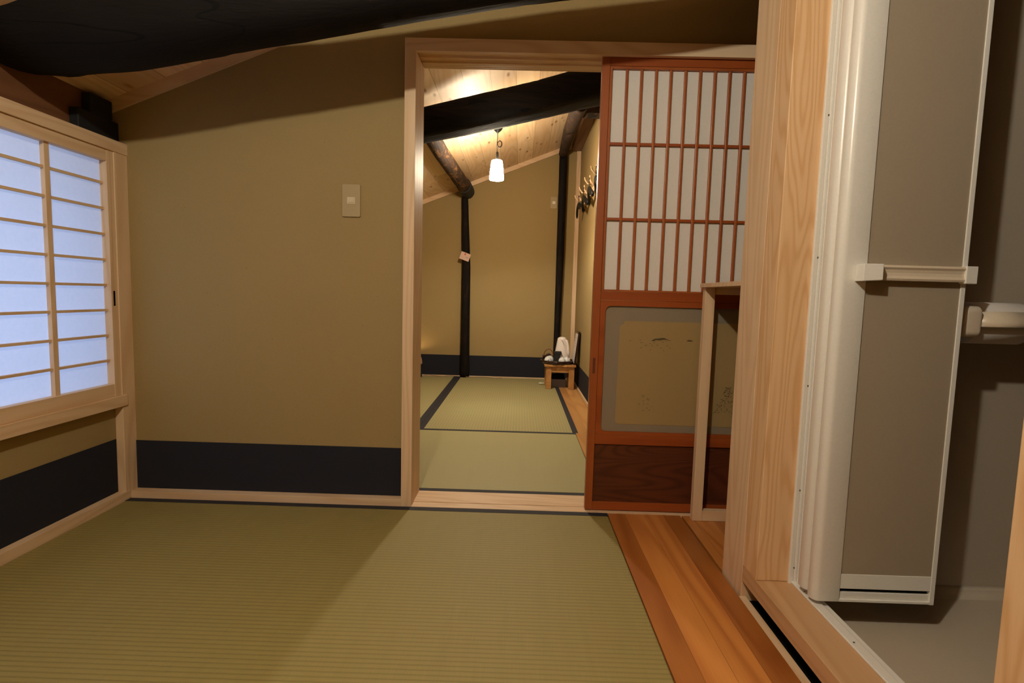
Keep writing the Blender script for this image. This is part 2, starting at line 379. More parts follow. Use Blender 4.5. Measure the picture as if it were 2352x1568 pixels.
# window
win = empty('window_1', (-1.53, 1.2, 0.37)); struct(win, 'backlit white paper lattice window glowing blue on the left wall', 'window')
box('window_sill', 'hinokiY', -1.60, -1.494, 0.66, 1.985, 0.369, 0.411, win, 0.0015)
box('window_head', 'hinokiY', -1.60, -1.497, 0.66, 2.031, 1.314, 1.356, win, 0.0015)
box('sash_stile', 'hinokiZ', -1.533, -1.5035, 1.934, 1.966, 0.411, 1.314, win, 0.001)
box('sash_stile', 'hinokiZ', -1.533, -1.5035, 0.70, 0.735, 0.411, 1.314, win, 0.001)
box('sash_rail', 'hinokiY', -1.534, -1.5045, 0.735, 1.934, 0.411, 0.459, win, 0.001)
box('sash_rail', 'hinokiY', -1.534, -1.5045, 0.735, 1.934, 1.274, 1.3135, win, 0.001)
box('finger_pull', 'gap', -1.5045, -1.5028, 1.943, 1.951, 0.751, 0.806, win)
box('window_paper', 'washi', -1.5312, -1.5300, 0.736, 1.933, 0.450, 1.285, win)
for yy in (1.703, 1.462, 1.221, 0.980): box('upright_bar', 'hinokiZ', -1.5295, -1.515, yy - 0.0095, yy + 0.0095, 0.455, 1.278, win, 0.0008)
for zz in (1.196, 1.1045, 1.012, 0.9195, 0.827, 0.735, 0.641, 0.547): box('cross_bar', 'hinokiY', -1.5297, -1.519, 0.736, 1.934, zz - 0.0045, zz + 0.0045, win, 0.0005)
# black timber stubs in the eave corner
st = empty('eave_timber', (-1.55, 1.93, 1.36)); tag(st, 'short black timber block in the eave corner above the paper window', 'timber')
box('lower_block', 'black', -1.558, -1.525, 1.845, 2.028, 1.358, 1.432, st, 0.003)
box('upper_block', 'black', -1.558, -1.525, 1.90, 2.00, 1.432, 1.50, st, 0.003)

# ceilings: one long slope
cl = MB()
def slope(mb, x0, x1, y0, y1, lift=0.0, th=0.03):
    mb.hexa([(x0, y0, roof(x0) + lift), (x1, y0, roof(x1) + lift), (x1, y1, roof(x1) + lift), (x0, y1, roof(x0) + lift)],
            [(x0, y0, roof(x0) + lift + th), (x1, y0, roof(x1) + lift + th), (x1, y1, roof(x1) + lift + th), (x0, y1, roof(x0) + lift + th)])
slope(cl, -2.1, 2.4, -1.65, 5.45)
o = cl.build('ceiling', 'ceil', origin=(0, 0, 2.125)); struct(o, 'sloping knotty pale cedar board ceiling', 'ceiling')
def slope_trim(name, x0, x1, y0, y1, mat, label, h=0.043):
    b = MB(); b.hexa([(x0, y0, roof(x0) - h), (x1, y0, roof(x1) - h), (x1, y1, roof(x1) - h), (x0, y1, roof(x0) - h)],
                     [(x0, y0, roof(x0) + 0.002), (x1, y0, roof(x1) + 0.002), (x1, y1, roof(x1) + 0.002), (x0, y1, roof(x0) + 0.002)])
    o = b.build(name, mat, origin=((x0 + x1) / 2, y0, roof((x0 + x1) / 2) - h)); return struct(o, label, 'trim')
slope_trim('trim_4', -1.56, 2.2, 2.015, 2.032, 'hinokiX', 'pale sloping trim where near ceiling meets the beige wall')
slope_trim('trim_5', -2.0, 0.56, 5.28, 5.302, 'hinokiX', 'pale sloping trim where far ceiling meets the far wall')

# doorway frame
box('x', 'hinokiZ', 0, 0, 0, 0, 0, 0) if False else None
fr = empty('trim_6', (0.3, 1.985, 0)); struct(fr, 'pale wood doorway frame around the opening to the far room', 'door frame')
box('side_jamb', 'hinokiZ', -0.439, -0.398, 1.985, 2.152, -0.05, 1.702, fr, 0.0015)
b = MB(); b.box(-0.439, 2.0, 1.985, 2.003, 1.700, 1.745); b.box(-0.42, 2.0, 2.003, 2.152, 1.7115, 1.7445); b.box(-0.398, 2.0, 2.052, 2.058, 1.704, 1.712); b.box(-0.398, 2.0, 2.10, 2.152, 1.706, 1.712)
b.build('head_rail', 'hinokiX', fr, bevel=0.001)
b = MB(); b.box(-0.400, 2.0, 1.985, 2.003, -0.05, 0.003); b.box(-0.400, 2.0, 2.003, 2.036, -0.05, 0.0005); b.box(-0.400, 2.0, 2.037, 2.152, -0.05, 0.003)
b.build('sill_rail', 'hinokiX', fr, bevel=0.0008)

# ------------------------------------------------------------------ tatami mats
def mat_obj(x0, x1, y0, y1, surf, borders, label, group):
    e = empty('tatami_mat', ((x0 + x1) / 2, (y0 + y1) / 2, -0.055)); tag(e, label, 'tatami mat', group)
    box('rush_surface', surf, x0, x1, y0, y1, -0.055, 0.0, e, 0.004)
    for (a, b_, c, d) in borders: box('cloth_border', 'heri', a, b_, c, d, -0.03, 0.0012, e, 0.0005)
    return e
G1 = 'green rush tatami mats'
mat_obj(-1.498, 0.362, 0.985, 1.984, 'tatX', [(-1.498, 0.363, 1.955, 1.985), (-1.498, 0.363, 0.984, 1.014)], 'large near rush mat in front of the doorway with one dark border visible', G1)
mat_obj(-1.60, 0.366, 2.154, 3.180, 'tatX1', [(-1.60, 0.367, 2.153, 2.188), (-1.60, 0.367, 3.150, 3.181)], 'smooth rush mat just beyond the doorway sill', G1)
mat_obj(-0.598, 0.382, 3.183, 5.268, 'tatY', [(-0.599, -0.565, 3.182, 5.269), (0.349, 0.383, 3.182, 5.269)], 'long ribbed rush mat reaching the far wall under the pendant lamp', G1)
mat_obj(-1.60, -0.601, 3.183, 5.268, 'tatY', [(-0.636, -0.600, 3.182, 5.269), (-1.60, -1.566, 3.182, 5.269)], 'rush mat at far left beside the floor lantern', G1)

# ------------------------------------------------------------------ board floors and right side
o = box('floor_rear', 'tatX', -1.498, 0.362, -1.6, 0.983, -0.055, 0.0); o.name = 'floor_6'; struct(o, 'rush matting behind the large near mat', 'floor')
o = box('floor_boards', 'floorcedar', 0.364, 0.643, -1.6, 1.984, -0.055, 0.0005); o.name = 'floor_1'; struct(o, 'glossy orange cedar floorboards between near mat and bathroom', 'floor')
o = box('floor_alcove', 'floorcedar', 0.651, 1.9, 1.578, 1.984, -0.055, 0.0004); o.name = 'floor_2'; struct(o, 'cedar floorboards of the alcove beside sliding door', 'floor')
o = box('floor_far', 'floorfar', 0.3675, 0.56, 2.153, 3.1815, -0.055, 0.0005); o.name = 'floor_3'; struct(o, 'honey floorboards beside the smooth mat past the doorway', 'floor')
o = box('floor_far', 'floorfar', 0.384, 0.56, 3.182, 5.28, -0.055, 0.0005); o.name = 'floor_4'; struct(o, 'honey floorboards along right wall of the far room', 'floor')
# partition to the bathroom
o = box('trim_7', 'hinokiZ', 0.650, 0.752, 1.437, 1.575, -0.05, roof(0.65), bevel=0.002); struct(o, 'tall pale square post at end of the bathroom partition', 'post')
o = box('trim_8', 'jamb', 0.650, 0.760, 1.355, 1.4365, 0.092, roof(0.65), bevel=0.002); struct(o, 'figured pale wood jamb beside white bathroom door frame', 'door jamb')
o = box('trim_9', 'sillwood', 0.650, 0.745, 0.70, 1.437, 0.046, 0.0915, bevel=0.0015); struct(o, 'raised pale wood sill rail at the bathroom entrance', 'sill')
o = box('trim_10', 'hinokiY', 0.6435, 0.664, -1.6, 1.436, -0.05, 0.001, bevel=0.0005); struct(o, 'greyish wood strip beside dark slot below the bathroom sill', 'threshold')
o = box('trim_11', 'gap', 0.665, 0.76, -1.6, 1.436, -0.054, -0.012); struct(o, 'dark recessed slot below the bathroom sill', 'slot')
o = box('wall_bath', 'bathwall', 0.76, 0.80, 0.80, 1.43, -0.05, 0.07); struct(o, 'low tray edge behind the bathroom sill', 'wall')
o = box('wall_partition', 'plaster', 0.752, 2.3, 1.45, 1.57, -0.05, 2.9); struct(o, 'plaster partition between bathroom and alcove', 'wall')
o = box('wall_bath', 'bathwall', 0.765, 2.3, 1.430, 1.449, 0.0, 2.6); struct(o, 'beige plastic bathroom wall behind the folding door', 'wall')
o = box('wall_bath', 'bathwall', 2.0, 2.3, -1.6, 1.43, -0.05, 2.6); struct(o, 'beige plastic bathroom side wall out of view', 'wall')
b = MB(); b.box(0.80, 2.0, -1.6, 1.405, -0.05, 0.030)
b.prism([(1.405, -0.05), (1.405, 0.030), (1.414, 0.0315), (1.421, 0.036), (1.427, 0.044), (1.430, 0.056), (1.430, -0.05)], 'X', 0.80, 2.0, True)
o = b.build('floor_bath', 'bathfloor', origin=(1.4, 0, 0)); o.name = 'floor_5'; struct(o, 'beige moulded bathroom floor with coved edge', 'floor')
o = box('trim_12', 'jamb', 0.650, 0.80, 0.60, 0.676, 0.0, roof(0.65), bevel=0.002); struct(o, 'near pale wood jamb at right edge of the view', 'door jamb')
o = box('wall_right', 'plaster', 0.66, 0.76, -1.6, 0.60, 0.0, 2.45); struct(o, 'plaster wall on the right, behind the camera', 'wall')
# above the entrance
o = box('wall_right_upper', 'plaster', 0.66, 0.76, 0.60, 1.437, 1.95, 2.45); struct(o, 'plaster above bathroom entrance', 'wall')
o = box('wall_rear', 'plaster', -1.64, 2.3, -1.70, -1.6, -0.05, 3.1); struct(o, 'plaster wall behind the camera', 'wall')
o = box('wall_alcove', 'plaster', 1.9, 2.3, 1.57, 2.05, -0.05, 3.05); struct(o, 'plaster end wall of the alcove', 'wall')
o = box('ceiling_bath', 'bathwall', 0.76, 2.3, -1.6, 1.45, 2.1, 2.14); struct(o, 'flat bathroom ceiling out of view', 'ceiling')
# far room
o = box('wall_far', 'plaster', -2.0, 0.70, 5.30, 5.40, -0.05, 2.6); struct(o, 'beige plaster end wall of the far room', 'wall')
o = box('trim_13', 'navy', -2.0, 0.555, 5.297, 5.31, 0.0, 0.214); struct(o, 'navy paper band along the end wall of the far room', 'wall band')
o = box('wall_far_right', 'plaster', 0.56, 0.68, 2.146, 5.40, -0.05, 2.6); struct(o, 'beige plaster right wall of far room with coat rack', 'wall')
o = box('trim_14', 'navy', 0.557, 0.57, 2.15, 5.30, 0.0, 0.205); struct(o, 'navy paper band on right wall of the far room', 'wall band')
o = box('baseboard_far', 'hinokiY', 0.545, 0.565, 2.153, 5.29, -0.05, 0.012, bevel=0.001); struct(o, 'thin pale base strip on right wall of the far room', 'baseboard')
o = box('wall_far_left', 'plaster', -1.72, -1.60, 2.146, 5.40, -0.05, 1.6); struct(o, 'plaster left wall of far room out of view', 'wall')
o = box('trim_15', 'hinokiZ', 0.520, 0.559, 5.26, 5.299, 0.0, roof(0.52), bevel=0.001); struct(o, 'slim pale corner strip at far right corner', 'trim')
o = box('baseboard_far_back', 'hinokiX', -1.60, 0.52, 5.27, 5.30, -0.05, 0.008); struct(o, 'thin pale base strip at foot of far end wall', 'baseboard')

# ------------------------------------------------------------------ sliding door
dr = empty('door_1', (0.69, 2.02, 0.0035)); struct(dr, 'red-brown lacquered sliding door with paper lattice above etched glass', 'sliding door')
Y0, Y1 = 2.006, 2.035
X0, X1 = 0.278, 1.102
box('stile', 'reddoor', X0, 0.3065, Y0, Y1, 0.0038, 1.710, dr, 0.0015)
box('stile', 'reddoor', X1 - 0.029, X1, Y0, Y1, 0.0038, 1.710, dr, 0.0015)
box('top_rail', 'reddoorX', 0.3065, X1 - 0.029, Y0 + 0.001, Y1 - 0.001, 1.672, 1.7095, dr, 0.001)
box('middle_rail', 'reddoorX', 0.3065, X1 - 0.029, Y0 + 0.001, Y1 - 0.001, 0.822, 0.854, dr, 0.001)
box('lower_rail', 'reddoorX', 0.3065, X1 - 0.029, Y0 + 0.001, Y1 - 0.001, 0.266, 0.302, dr, 0.001)
box('bottom_rail', 'reddoorX', 0.3065, X1 - 0.029, Y0 + 0.001, Y1 - 0.001, 0.0038, 0.036, dr, 0.001)
box('lower_panel', 'dark', 0.3065, X1 - 0.029, Y0 + 0.009, Y1 - 0.010, 0.036, 0.266, dr)
# lattice frame
lf = MB(); xa, xb = 0.3078, X1 - 0.030
lf.box(xa, 0.3165, Y0 + 0.003, Y1 - 0.004, 0.8545, 1.6715); lf.box(xb - 0.0085, xb, Y0 + 0.003, Y1 - 0.004, 0.8545, 1.6715)
lf.box(0.3165, xb - 0.0085, Y0 + 0.003, Y1 - 0.004, 1.6625, 1.6715); lf.box(0.3165, xb - 0.0085, Y0 + 0.003, Y1 - 0.004, 0.8545, 0.862)
lf.build('lattice_frame', 'reddoor', dr, bevel=0.0006)
for k in range(14):
    xx = 0.370 + 0.05345 * k
    if xx < xb - 0.012: box('upright_bar', 'reddoor', xx - 0.0047, xx + 0.0047, Y0 + 0.0035, Y0 + 0.0145, 0.862, 1.6625, dr, 0.0015)
for zz in (1.3975, 1.124): box('cross_bar', 'reddoorX', 0.3165, xb - 0.0085, Y0 + 0.0045, Y0 + 0.0145, zz - 0.005, zz + 0.005, dr, 0.0008)
box('paper_sheet', 'papershoji', 0.314, xb - 0.003, Y0 + 0.0150, Y0 + 0.0160, 0.858, 1.667, dr)
# etched glass with its round-cornered frame
gf = MB()
def rrect(x0, x1, z0, z1, r, n=6):
    p = []
    for cx, cz, a0 in ((x1 - r, z1 - r, 0), (x0 + r, z1 - r, PI / 2), (x0 + r, z0 + r, PI), (x1 - r, z0 + r, 1.5 * PI)):
        for i in range(n + 1): a = a0 + PI / 2 * i / n; p.append((cx + r * math.cos(a), cz + r * math.sin(a)))
    return p
ox0, ox1, oz0, oz1 = 0.3075, xb, 0.3025, 0.8215
inner = rrect(0.3275, xb - 0.02, 0.3165, 0.8005, 0.020)
outer = []
for x, z in inner:   # project to the outer rectangle
    outer.append((ox0 if x < 0.35 else ox1 if x > xb - 0.045 else x, oz0 if z < 0.34 else oz1 if z > 0.78 else z))
n = len(inner); vs = []
for yy, ring in ((Y0 + 0.003, outer), (Y0 + 0.003, inner), (Y0 + 0.016, inner), (Y0 + 0.016, outer)): vs += [(x, yy, z) for x, z in ring]
fs = []
for r_ in range(4):
    for i in range(n): j = (i + 1) % n; q = (r_ + 1) % 4; fs.append((r_ * n + i, r_ * n + j, q * n + j, q * n + i))
gf.add(vs, fs); gf.build('glass_frame', 'reddoorX', dr)
gl = box('glass_pane', 'glassborder', 0.315, xb - 0.008, Y0 + 0.0125, Y0 + 0.0165, 0.308, 0.813, dr)
gi = MB(); q = 0.0125
poly = [(0.392, 0.345), (0.383, 0.356), (0.386, 0.722), (0.392, 0.730), (0.400, 0.732), (0.403, 0.742), (0.410, 0.745), (1.000, 0.745), (1.006, 0.733), (1.016, 0.730), (1.020, 0.720), (1.020, 0.356), (1.010, 0.345)]
gi.prism(poly, 'Y', Y0 + 0.0112, Y0 + 0.0124)
gi.build('etched_field', 'glassinner', dr)
et = MB(); ey0, ey1 = Y0 + 0.0106, Y0 + 0.0111
et.prism([(0.507, 0.671), (0.520, 0.680), (0.533, 0.681), (0.546, 0.6835), (0.556, 0.684), (0.570, 0.678), (0.585, 0.672), (0.560, 0.6775), (0.541, 0.6735), (0.526, 0.6745), (0.517, 0.670)], 'Y', ey0, ey1)
et.prism([(0.640, 0.674), (0.650, 0.679), (0.660, 0.678), (0.668, 0.674), (0.652, 0.672)], 'Y', ey0, ey1)
def dash(x, z, l, a, t=0.0011):
    c, s_ = math.cos(a) * l / 2, math.sin(a) * l / 2; nx, nz = -math.sin(a) * t, math.cos(a) * t
    et.prism([(x - c, z - s_), (x + nx, z + nz), (x + c, z + s_), (x - nx, z - nz)], 'Y', ey0, ey1)
def pz(u, v):   # position inside the field read off the photograph
    return (0.3795 + u * 0.2535, 0.748 - v * 0.392)
for u, v, l, a in [(0.19, 0.20, .010, .2), (0.34, 0.19, .007, .3), (0.36, 0.215, .010, .3), (0.355, 0.265, .009, .3), (0.43, 0.24, .012, .35), (0.49, 0.222, .007, .3), (0.55, 0.212, .008, 0), (0.60, 0.235, .008, -.2), (0.52, 0.24, .008, 1.0), (0.50, 0.285, .007, .9),
                   (0.68, 0.205, .010, -.4), (0.72, 0.195, .006, .3), (0.66, 0.262, .008, -.4), (0.70, 0.29, .006, -.5), (0.75, 0.24, .008, -.3), (0.79, 0.262, .007, -.3),
                   (0.41, 0.74, .013, 1.6), (0.435, 0.745, .014, 1.4), (0.43, 0.79, .007, 0), (0.49, 0.77, .013, 1.5), (0.515, 0.775, .014, 1.5), (0.50, 0.82, .006, 0),
                   (0.37, 0.82, .009, 0), (0.44, 0.82, .007, .3), (0.49, 0.86, .008, -.3), (0.43, 0.885, .010, 0), (0.53, 0.88, .008, .1), (0.56, 0.845, .006, .2)]:
    x, z = pz(u, v); dash(x, z, l, a)
for i in range(120):   # tree of short strokes at the right
    z = random.uniform(0.395, 0.500); hw = 0.052 * (1 - (z - 0.39) / 0.118) + 0.006
    dash(0.812 + random.uniform(-hw, hw), z, random.uniform(.005, .009), random.choice((0.3, -0.3, 0.1, 1.4, 1.1)), 0.0009)
et.build('etched_drawing', 'etch', dr)
fp = MB(); fp.box(0.2868, 0.2965, Y0 - 0.0006, Y0 + 0.0004, 0.541, 0.601)
f_ = fp.build('finger_pull', 'pull', dr, bevel=0.0003)

# ------------------------------------------------------------------ alcove counter
ct = empty('alcove_counter', (0.95, 1.78, 0.0005)); tag(ct, 'pale wood open frame counter standing in front of sliding door', 'counter')
box('countertop', 'hinokiX', 0.664, 1.30, 1.578, 1.967, 0.877, 0.892, ct, 0.0015)
box('upright', 'hinokiZ', 0.6755, 0.7115, 1.938, 1.967, 0.001, 0.877, ct, 0.0015)
box('upright', 'hinokiZ', 1.26, 1.296, 1.938, 1.967, 0.001, 0.877, ct, 0.0015)
box('apron', 'hinokiX', 0.7115, 1.26, 1.945, 1.967, 0.853, 0.877, ct, 0.001)
box('bottom_rail', 'hinokiX', 0.7115, 1.26, 1.940, 1.967, 0.001, 0.040, ct, 0.001)

# ------------------------------------------------------------------ bathroom entrance: white frame, folding door, paper holder
wf = empty('trim_16', (0.76, 1.33, 0.09)); struct(wf, 'white plastic frame of the bathroom folding door', 'door frame')
def profile_v(mb, x0, x1, y0, y1, z0, z1): mb.box(x0, x1, y0, y1, z0, z1)
b = MB(); b.box(0.733, 0.745, 1.347, 1.356, 0.090, 2.0); b.box(0.745, 0.752, 1.343, 1.356, 0.090, 2.0); b.box(0.752, 0.7605, 1.338, 1.400, 0.090, 2.0)
b.build('upright', 'lampwhite', wf, bevel=0.002)
b = MB(); b.box(0.7395, 0.764, 0.70, 1.354, 0.0915, 0.0975); b.box(0.764, 0.781, 0.70, 1.40, 0.055, 0.0925); b.box(0.781, 0.801, 0.70, 1.42, 0.02, 0.055)
b.build('bottom_track', 'lampwhite', wf, bevel=0.002)
from_px = [(0.7405, z) for z in (0.135, 0.345, 0.62, 0.945, 1.29)]
for xx, zz in from_px:
    MB().lathe([(0.0, 0), (0.0022, 0), (0.0022, 0.0012), (0.0, 0.0014)], (xx + 0.0035, 1.3458, zz), 10, 'Y').build('screw', 'screw', wf)
for yy in (1.30, 1.10, 0.90):
    MB().lathe([(0.0, 0), (0.0022, 0), (0.0022, 0.0008), (0.0, 0.001)], (0.7495, yy, 0.0975), 10, 'Z').build('screw', 'screw', wf)
fd = empty('door_2', (0.88, 1.26, 0.10)); struct(fd, 'white folding bathroom door with frosted beige panel, folded open', 'folding door')
def edge_prof(x0, x1, yf, yb, r=0.016):   # round nosed stile: nose faces left/front
    p = [(x1, yf)]
    cxx, cyy = x0 + r, yf + 0.016
    for i in range(9):
        a = PI / 2 + (PI / 2) * i / 8
        p.append((x0 + r + r * math.cos(a), yf + 0.016 - 0.016 * math.sin(a)))
    p += [(x0, yb), (x1, yb)]
    return p
b = MB(); b.prism(edge_prof(0.7345, 0.797, 1.236, 1.262), 'Z', 0.110, 2.0, True); b.build('hinge_stile', 'lampwhite', fd, bevel=0.0006)
b = MB(); b.prism(edge_prof(0.7305, 0.775, 1.268, 1.300), 'Z', 0.118, 2.0, True); b.build('rear_stile', 'lampwhite', fd, bevel=0.0006)
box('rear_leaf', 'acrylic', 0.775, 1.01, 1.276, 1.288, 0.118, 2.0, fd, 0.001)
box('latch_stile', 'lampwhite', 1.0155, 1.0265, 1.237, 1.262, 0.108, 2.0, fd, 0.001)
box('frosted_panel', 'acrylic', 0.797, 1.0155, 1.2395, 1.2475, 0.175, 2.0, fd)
box('bottom_rail', 'lampwhite', 0.797, 1.0155, 1.238, 1.260, 0.1425, 0.179, fd, 0.0008)
box('vent_slot', 'gap', 0.797, 1.0155, 1.2475, 1.256, 0.130, 0.1425, fd)
b = MB(); b.box(0.797, 1.0155, 1.241, 1.260, 0.116, 0.132); b.box(0.797, 1.0155, 1.236, 1.262, 0.110, 0.116); b.build('bottom_rail', 'lampwhite', fd, bevel=0.0006)
hb = MB(); hb.hexa([(0.771, 1.236, 0.8835), (0.771, 1.206, 0.8835), (0.811, 1.200, 0.8865), (0.832, 1.236, 0.8865)], [(0.771, 1.236, 0.9225), (0.771, 1.206, 0.9225), (0.811, 1.200, 0.9225), (0.832, 1.236, 0.9225)])
hd = hb.build('door_handle', 'lampwhite', fd, bevel=0.0015)
b = MB(); b.prism([(y - 0.0095, z) for y, z in [(1.249, 0.887), (1.2335, 0.887), (1.2315, 0.892), (1.2345, 0.898), (1.2355, 0.905), (1.2345, 0.912), (1.2315, 0.917), (1.2335, 0.922), (1.249, 0.922)]], 'X', 0.822, 1.019, False); b.build('grip_bar', 'ivory', hd, bevel=0.0005)
b = MB(); b.box(1.011, 1.0370, 1.220, 1.240, 0.884, 0.9235); b.build('end_cap', 'lampwhite', hd, bevel=0.0015)

tp = empty('toilet_paper_holder', (1.15, 1.43, 0.79)); tag(tp, 'ivory plastic toilet paper holder on the beige bathroom wall', 'toilet paper holder')
RX, RY, RZ = 1.106, 1.334, 0.793     # left end and axis of the paper roll
for x0, x1 in ((1.056, 1.100), (1.250, 1.288)):
    MB().prism(rrect(1.265, 1.4295, 0.759, 0.835, 0.016, 8), 'X', x0, x1, True).build('side_arm', 'ivory', tp, bevel=0.010, seg=5)
pr = []
for i in range(15): a = PI * 0.01 + (PI * 0.99) * i / 14; pr.append((RY + 0.065 * math.cos(a), 0.787 + 0.047 * math.sin(a)))
inn = [(y + (RY - y) * 0.06, z - 0.003) for y, z in pr][::-1]
MB().prism(pr + inn, 'X', 1.096, 1.252, True).build('cover', 'ivory', tp)
box('back_plate', 'ivory', 1.07, 1.275, 1.3985, 1.4298, 0.764, 0.832, tp, 0.003)
cyl = [(0.020, 0.0), (0.050, 0.0), (0.0515, 0.002), (0.0515, 0.132), (0.050, 0.134), (0.020, 0.134), (0.020, 0.0)]
ro = empty('toilet_paper_roll', (RX + 0.067, RY, RZ)); tag(ro, 'white toilet paper roll under the ivory holder cover', 'toilet paper')
MB().lathe(cyl, (RX, RY, RZ), 48, 'X').build('paper', 'tissue', ro)
MB().lathe([(0.016, -0.003), (0.0195, -0.003), (0.0195, 0.137), (0.016, 0.137)], (RX, RY, RZ), 24, 'X').build('core', 'greybox', ro)

# ------------------------------------------------------------------ beams
def log(name, pts, rad, mat, label, cat='beam', hew=None, n=22, origin=None, jit=0.012):
    # resample with a smooth wobble
    P = [Vector(p) for p in pts]; R_ = rad; out = []; rr = []
    for i in range(len(P) - 1):
        for k in range(6):
            t = k / 6; t2 = t * t * (3 - 2 * t) * 0.5 + t * 0.5; out.append(P[i].lerp(P[i + 1], t2)); rr.append(R_[i] * (1 - t) + R_[i + 1] * t)
    out.append(P[-1]); rr.append(R_[-1])
    rr = [r * random.uniform(0.993, 1.007) for r in rr]
    o = MB().tube(out, rr, n, jit=jit, shape=hew).build(name, mat, origin=origin or tuple(P[0]))
    return tag(o, label, cat)
def hewn(a):   # rounded square section
    c, s_ = abs(math.cos(a)), abs(math.sin(a)); return 1.0 / (c ** 5 + s_ ** 5) ** (1 / 5)
# near beam, its underside follows the photograph
nb = [(-1.70, 1.695, .205), (-1.580, 1.675, .200), (-1.501, 1.648, .190), (-1.419, 1.634, .177), (-1.183, 1.615, .134), (-0.920, 1.643, .112), (-0.658, 1.674, .098), (-0.322, 1.730, .091), (-0.016, 1.780, .090), (0.363, 1.828, .090), (0.736, 1.890, .090), (1.2, 1.98, .09)]
log('ceiling_beam', [(x, 1.63, z) for x, z, r in nb], [r * 0.965 for x, z, r in nb], 'burntX', 'huge smoke-black log beam crossing the near room under the ceiling', n=28, jit=0.005,
    hew=lambda a: hewn(a) * 0.35 + 0.65)
# far beam
fb = [(-1.65, 2.95, 1.50, .085), (-1.0, 3.01, 1.66, .085), (-0.562, 3.06, 1.768, 0.085), (-0.405, 3.08, 1.810, 0.089), (-0.260, 3.10, 1.851, 0.091), (-0.088, 3.12, 1.899, 0.092), (0.085, 3.14, 1.949, 0.093), (0.305, 3.17, 2.020, 0.098), (0.430, 3.18, 2.054, 0.102), (0.555, 3.19, 2.09, .104)]
log('ceiling_beam', [q[:3] for q in fb], [q[3] * 0.955 for q in fb], 'burntXw', 'black squared beam above the pendant lamp in the far room', hew=lambda a: hewn(a + 0.12) * 0.98, n=36, jit=0.004)
# purlin logs in the far room
log('roof_log', [(-0.585, 3.22, 1.815), (-0.58, 3.8, 1.815), (-0.565, 4.5, 1.83), (-0.55, 5.0, 1.835)], [0.052, 0.054, 0.058, 0.062], 'burntY', 'worn brown log running back along far ceiling at left', 'log')
log('roof_log', [(-0.545, 5.005, 1.835), (-0.54, 5.15, 1.83), (-0.535, 5.275, 1.825)], [0.068, 0.068, 0.066], 'black', 'black log end resting on slim post at far left', 'log')
log('roof_log', [(0.345, 3.36, 2.02), (0.35, 3.7, 2.07), (0.355, 4.3, 2.13), (0.375, 4.9, 2.19), (0.385, 5.28, 2.215)], [0.052, 0.052, 0.048, 0.044, 0.042], 'burntYd', 'dark log running back along far ceiling at right', 'log')
o = box('timber_stub', 'burntYd', 0.40, 0.556, 3.62, 3.74, 2.045, 2.125, bevel=0.006); tag(o, 'short dark timber stub joining right log to far right wall', 'timber')
o = MB().hexa([(0.47, 3.3, 2.235), (0.558, 3.3, 2.235), (0.558, 5.28, 2.235), (0.47, 5.28, 2.235)], [(0.47, 3.3, 2.30), (0.558, 3.3, 2.33), (0.558, 5.28, 2.33), (0.47, 5.28, 2.30)]).build('wall_plate', 'brownboard', origin=(0.52, 4.3, 2.235)); tag(o, 'reddish brown board along top of far right wall', 'board')
# posts on the far wall
log('wall_post', [(-0.530, 5.262, 0.0), (-0.533, 5.262, 0.5), (-0.535, 5.262, 1.1), (-0.552, 5.265, 1.5), (-0.561, 5.268, 1.775)], [0.047, 0.044, 0.042, 0.036, 0.031], 'burntZ', 'slim black post on far wall holding a small pink card', 'post')
log('wall_post', [(0.382, 5.262, 0.0), (0.383, 5.262, 0.5), (0.388, 5.262, 1.2), (0.388, 5.262, 1.8), (0.388, 5.262, 2.18)], [0.032, 0.030, 0.037, 0.039, 0.039], 'burntZ', 'black post on far wall behind the stool', 'post')
cd = empty('paper_card', (-0.543, 5.208, 1.195)); tag(cd, 'small pink card pinned on the slim black post', 'card'); cd.rotation_euler = (0, math.radians(20), 0)
def local_box(name, mat, parent, x0, x1, y0, y1, z0, z1, bevel=0.0):
    o = MB().box(x0, x1, y0, y1, z0, z1).build(name, mat, None, (0, 0, 0), bevel); o.parent = parent; return o
local_box('card_sheet', 'card', cd, -0.048, 0.048, -0.0015, 0.0015, -0.037, 0.037)
local_box('red_mark', 'red', cd, -0.012, 0.0, -0.003, -0.0016, 0.012, 0.030)
local_box('drawing', 'kettleseam', cd, -0.035, -0.018, -0.0027, -0.0016, -0.02, -0.016)
local_box('drawing', 'kettleseam', cd, 0.008, 0.036, -0.0027, -0.0016, -0.012, 0.002)

# ------------------------------------------------------------------ light switches
def switch(x0, x1, z0, z1, y, bw, bh, mat, label, btn=None):
    e = empty('light_switch', ((x0 + x1) / 2, y, (z0 + z1) / 2)); tag(e, label, 'light switch')
    MB().prism(rrect(x0, x1, z0, z1, 0.005, 5), 'Y', y - 0.007, y + 0.002).build('cover_plate', mat, e, bevel=0.002, seg=3)
    cx, cz = (x0 + x1) / 2, (z0 + z1) / 2
    fr1 = box('button_frame', btn or 'switchbtn', cx - bw / 2, cx + bw / 2, y - 0.0085, y - 0.006, cz - bh / 2, cz + bh / 2, e, 0.0005)
    box('button', btn or 'switchbtn', cx - bw * 0.34, cx + bw * 0.34, y - 0.0105, y - 0.008, cz - bh * 0.32, cz + bh * 0.36, fr1, 0.0006)
switch(-0.680, -0.611, 1.109, 1.230, YW, 0.030, 0.025, 'switchplate', 'beige light switch with small ivory button on near plaster wall')
switch(0.279, 0.345, 1.690, 1.803, 5.30, 0.028, 0.026, 'switchplate', 'beige light switch beside the black post in the far room', 'white_btn')

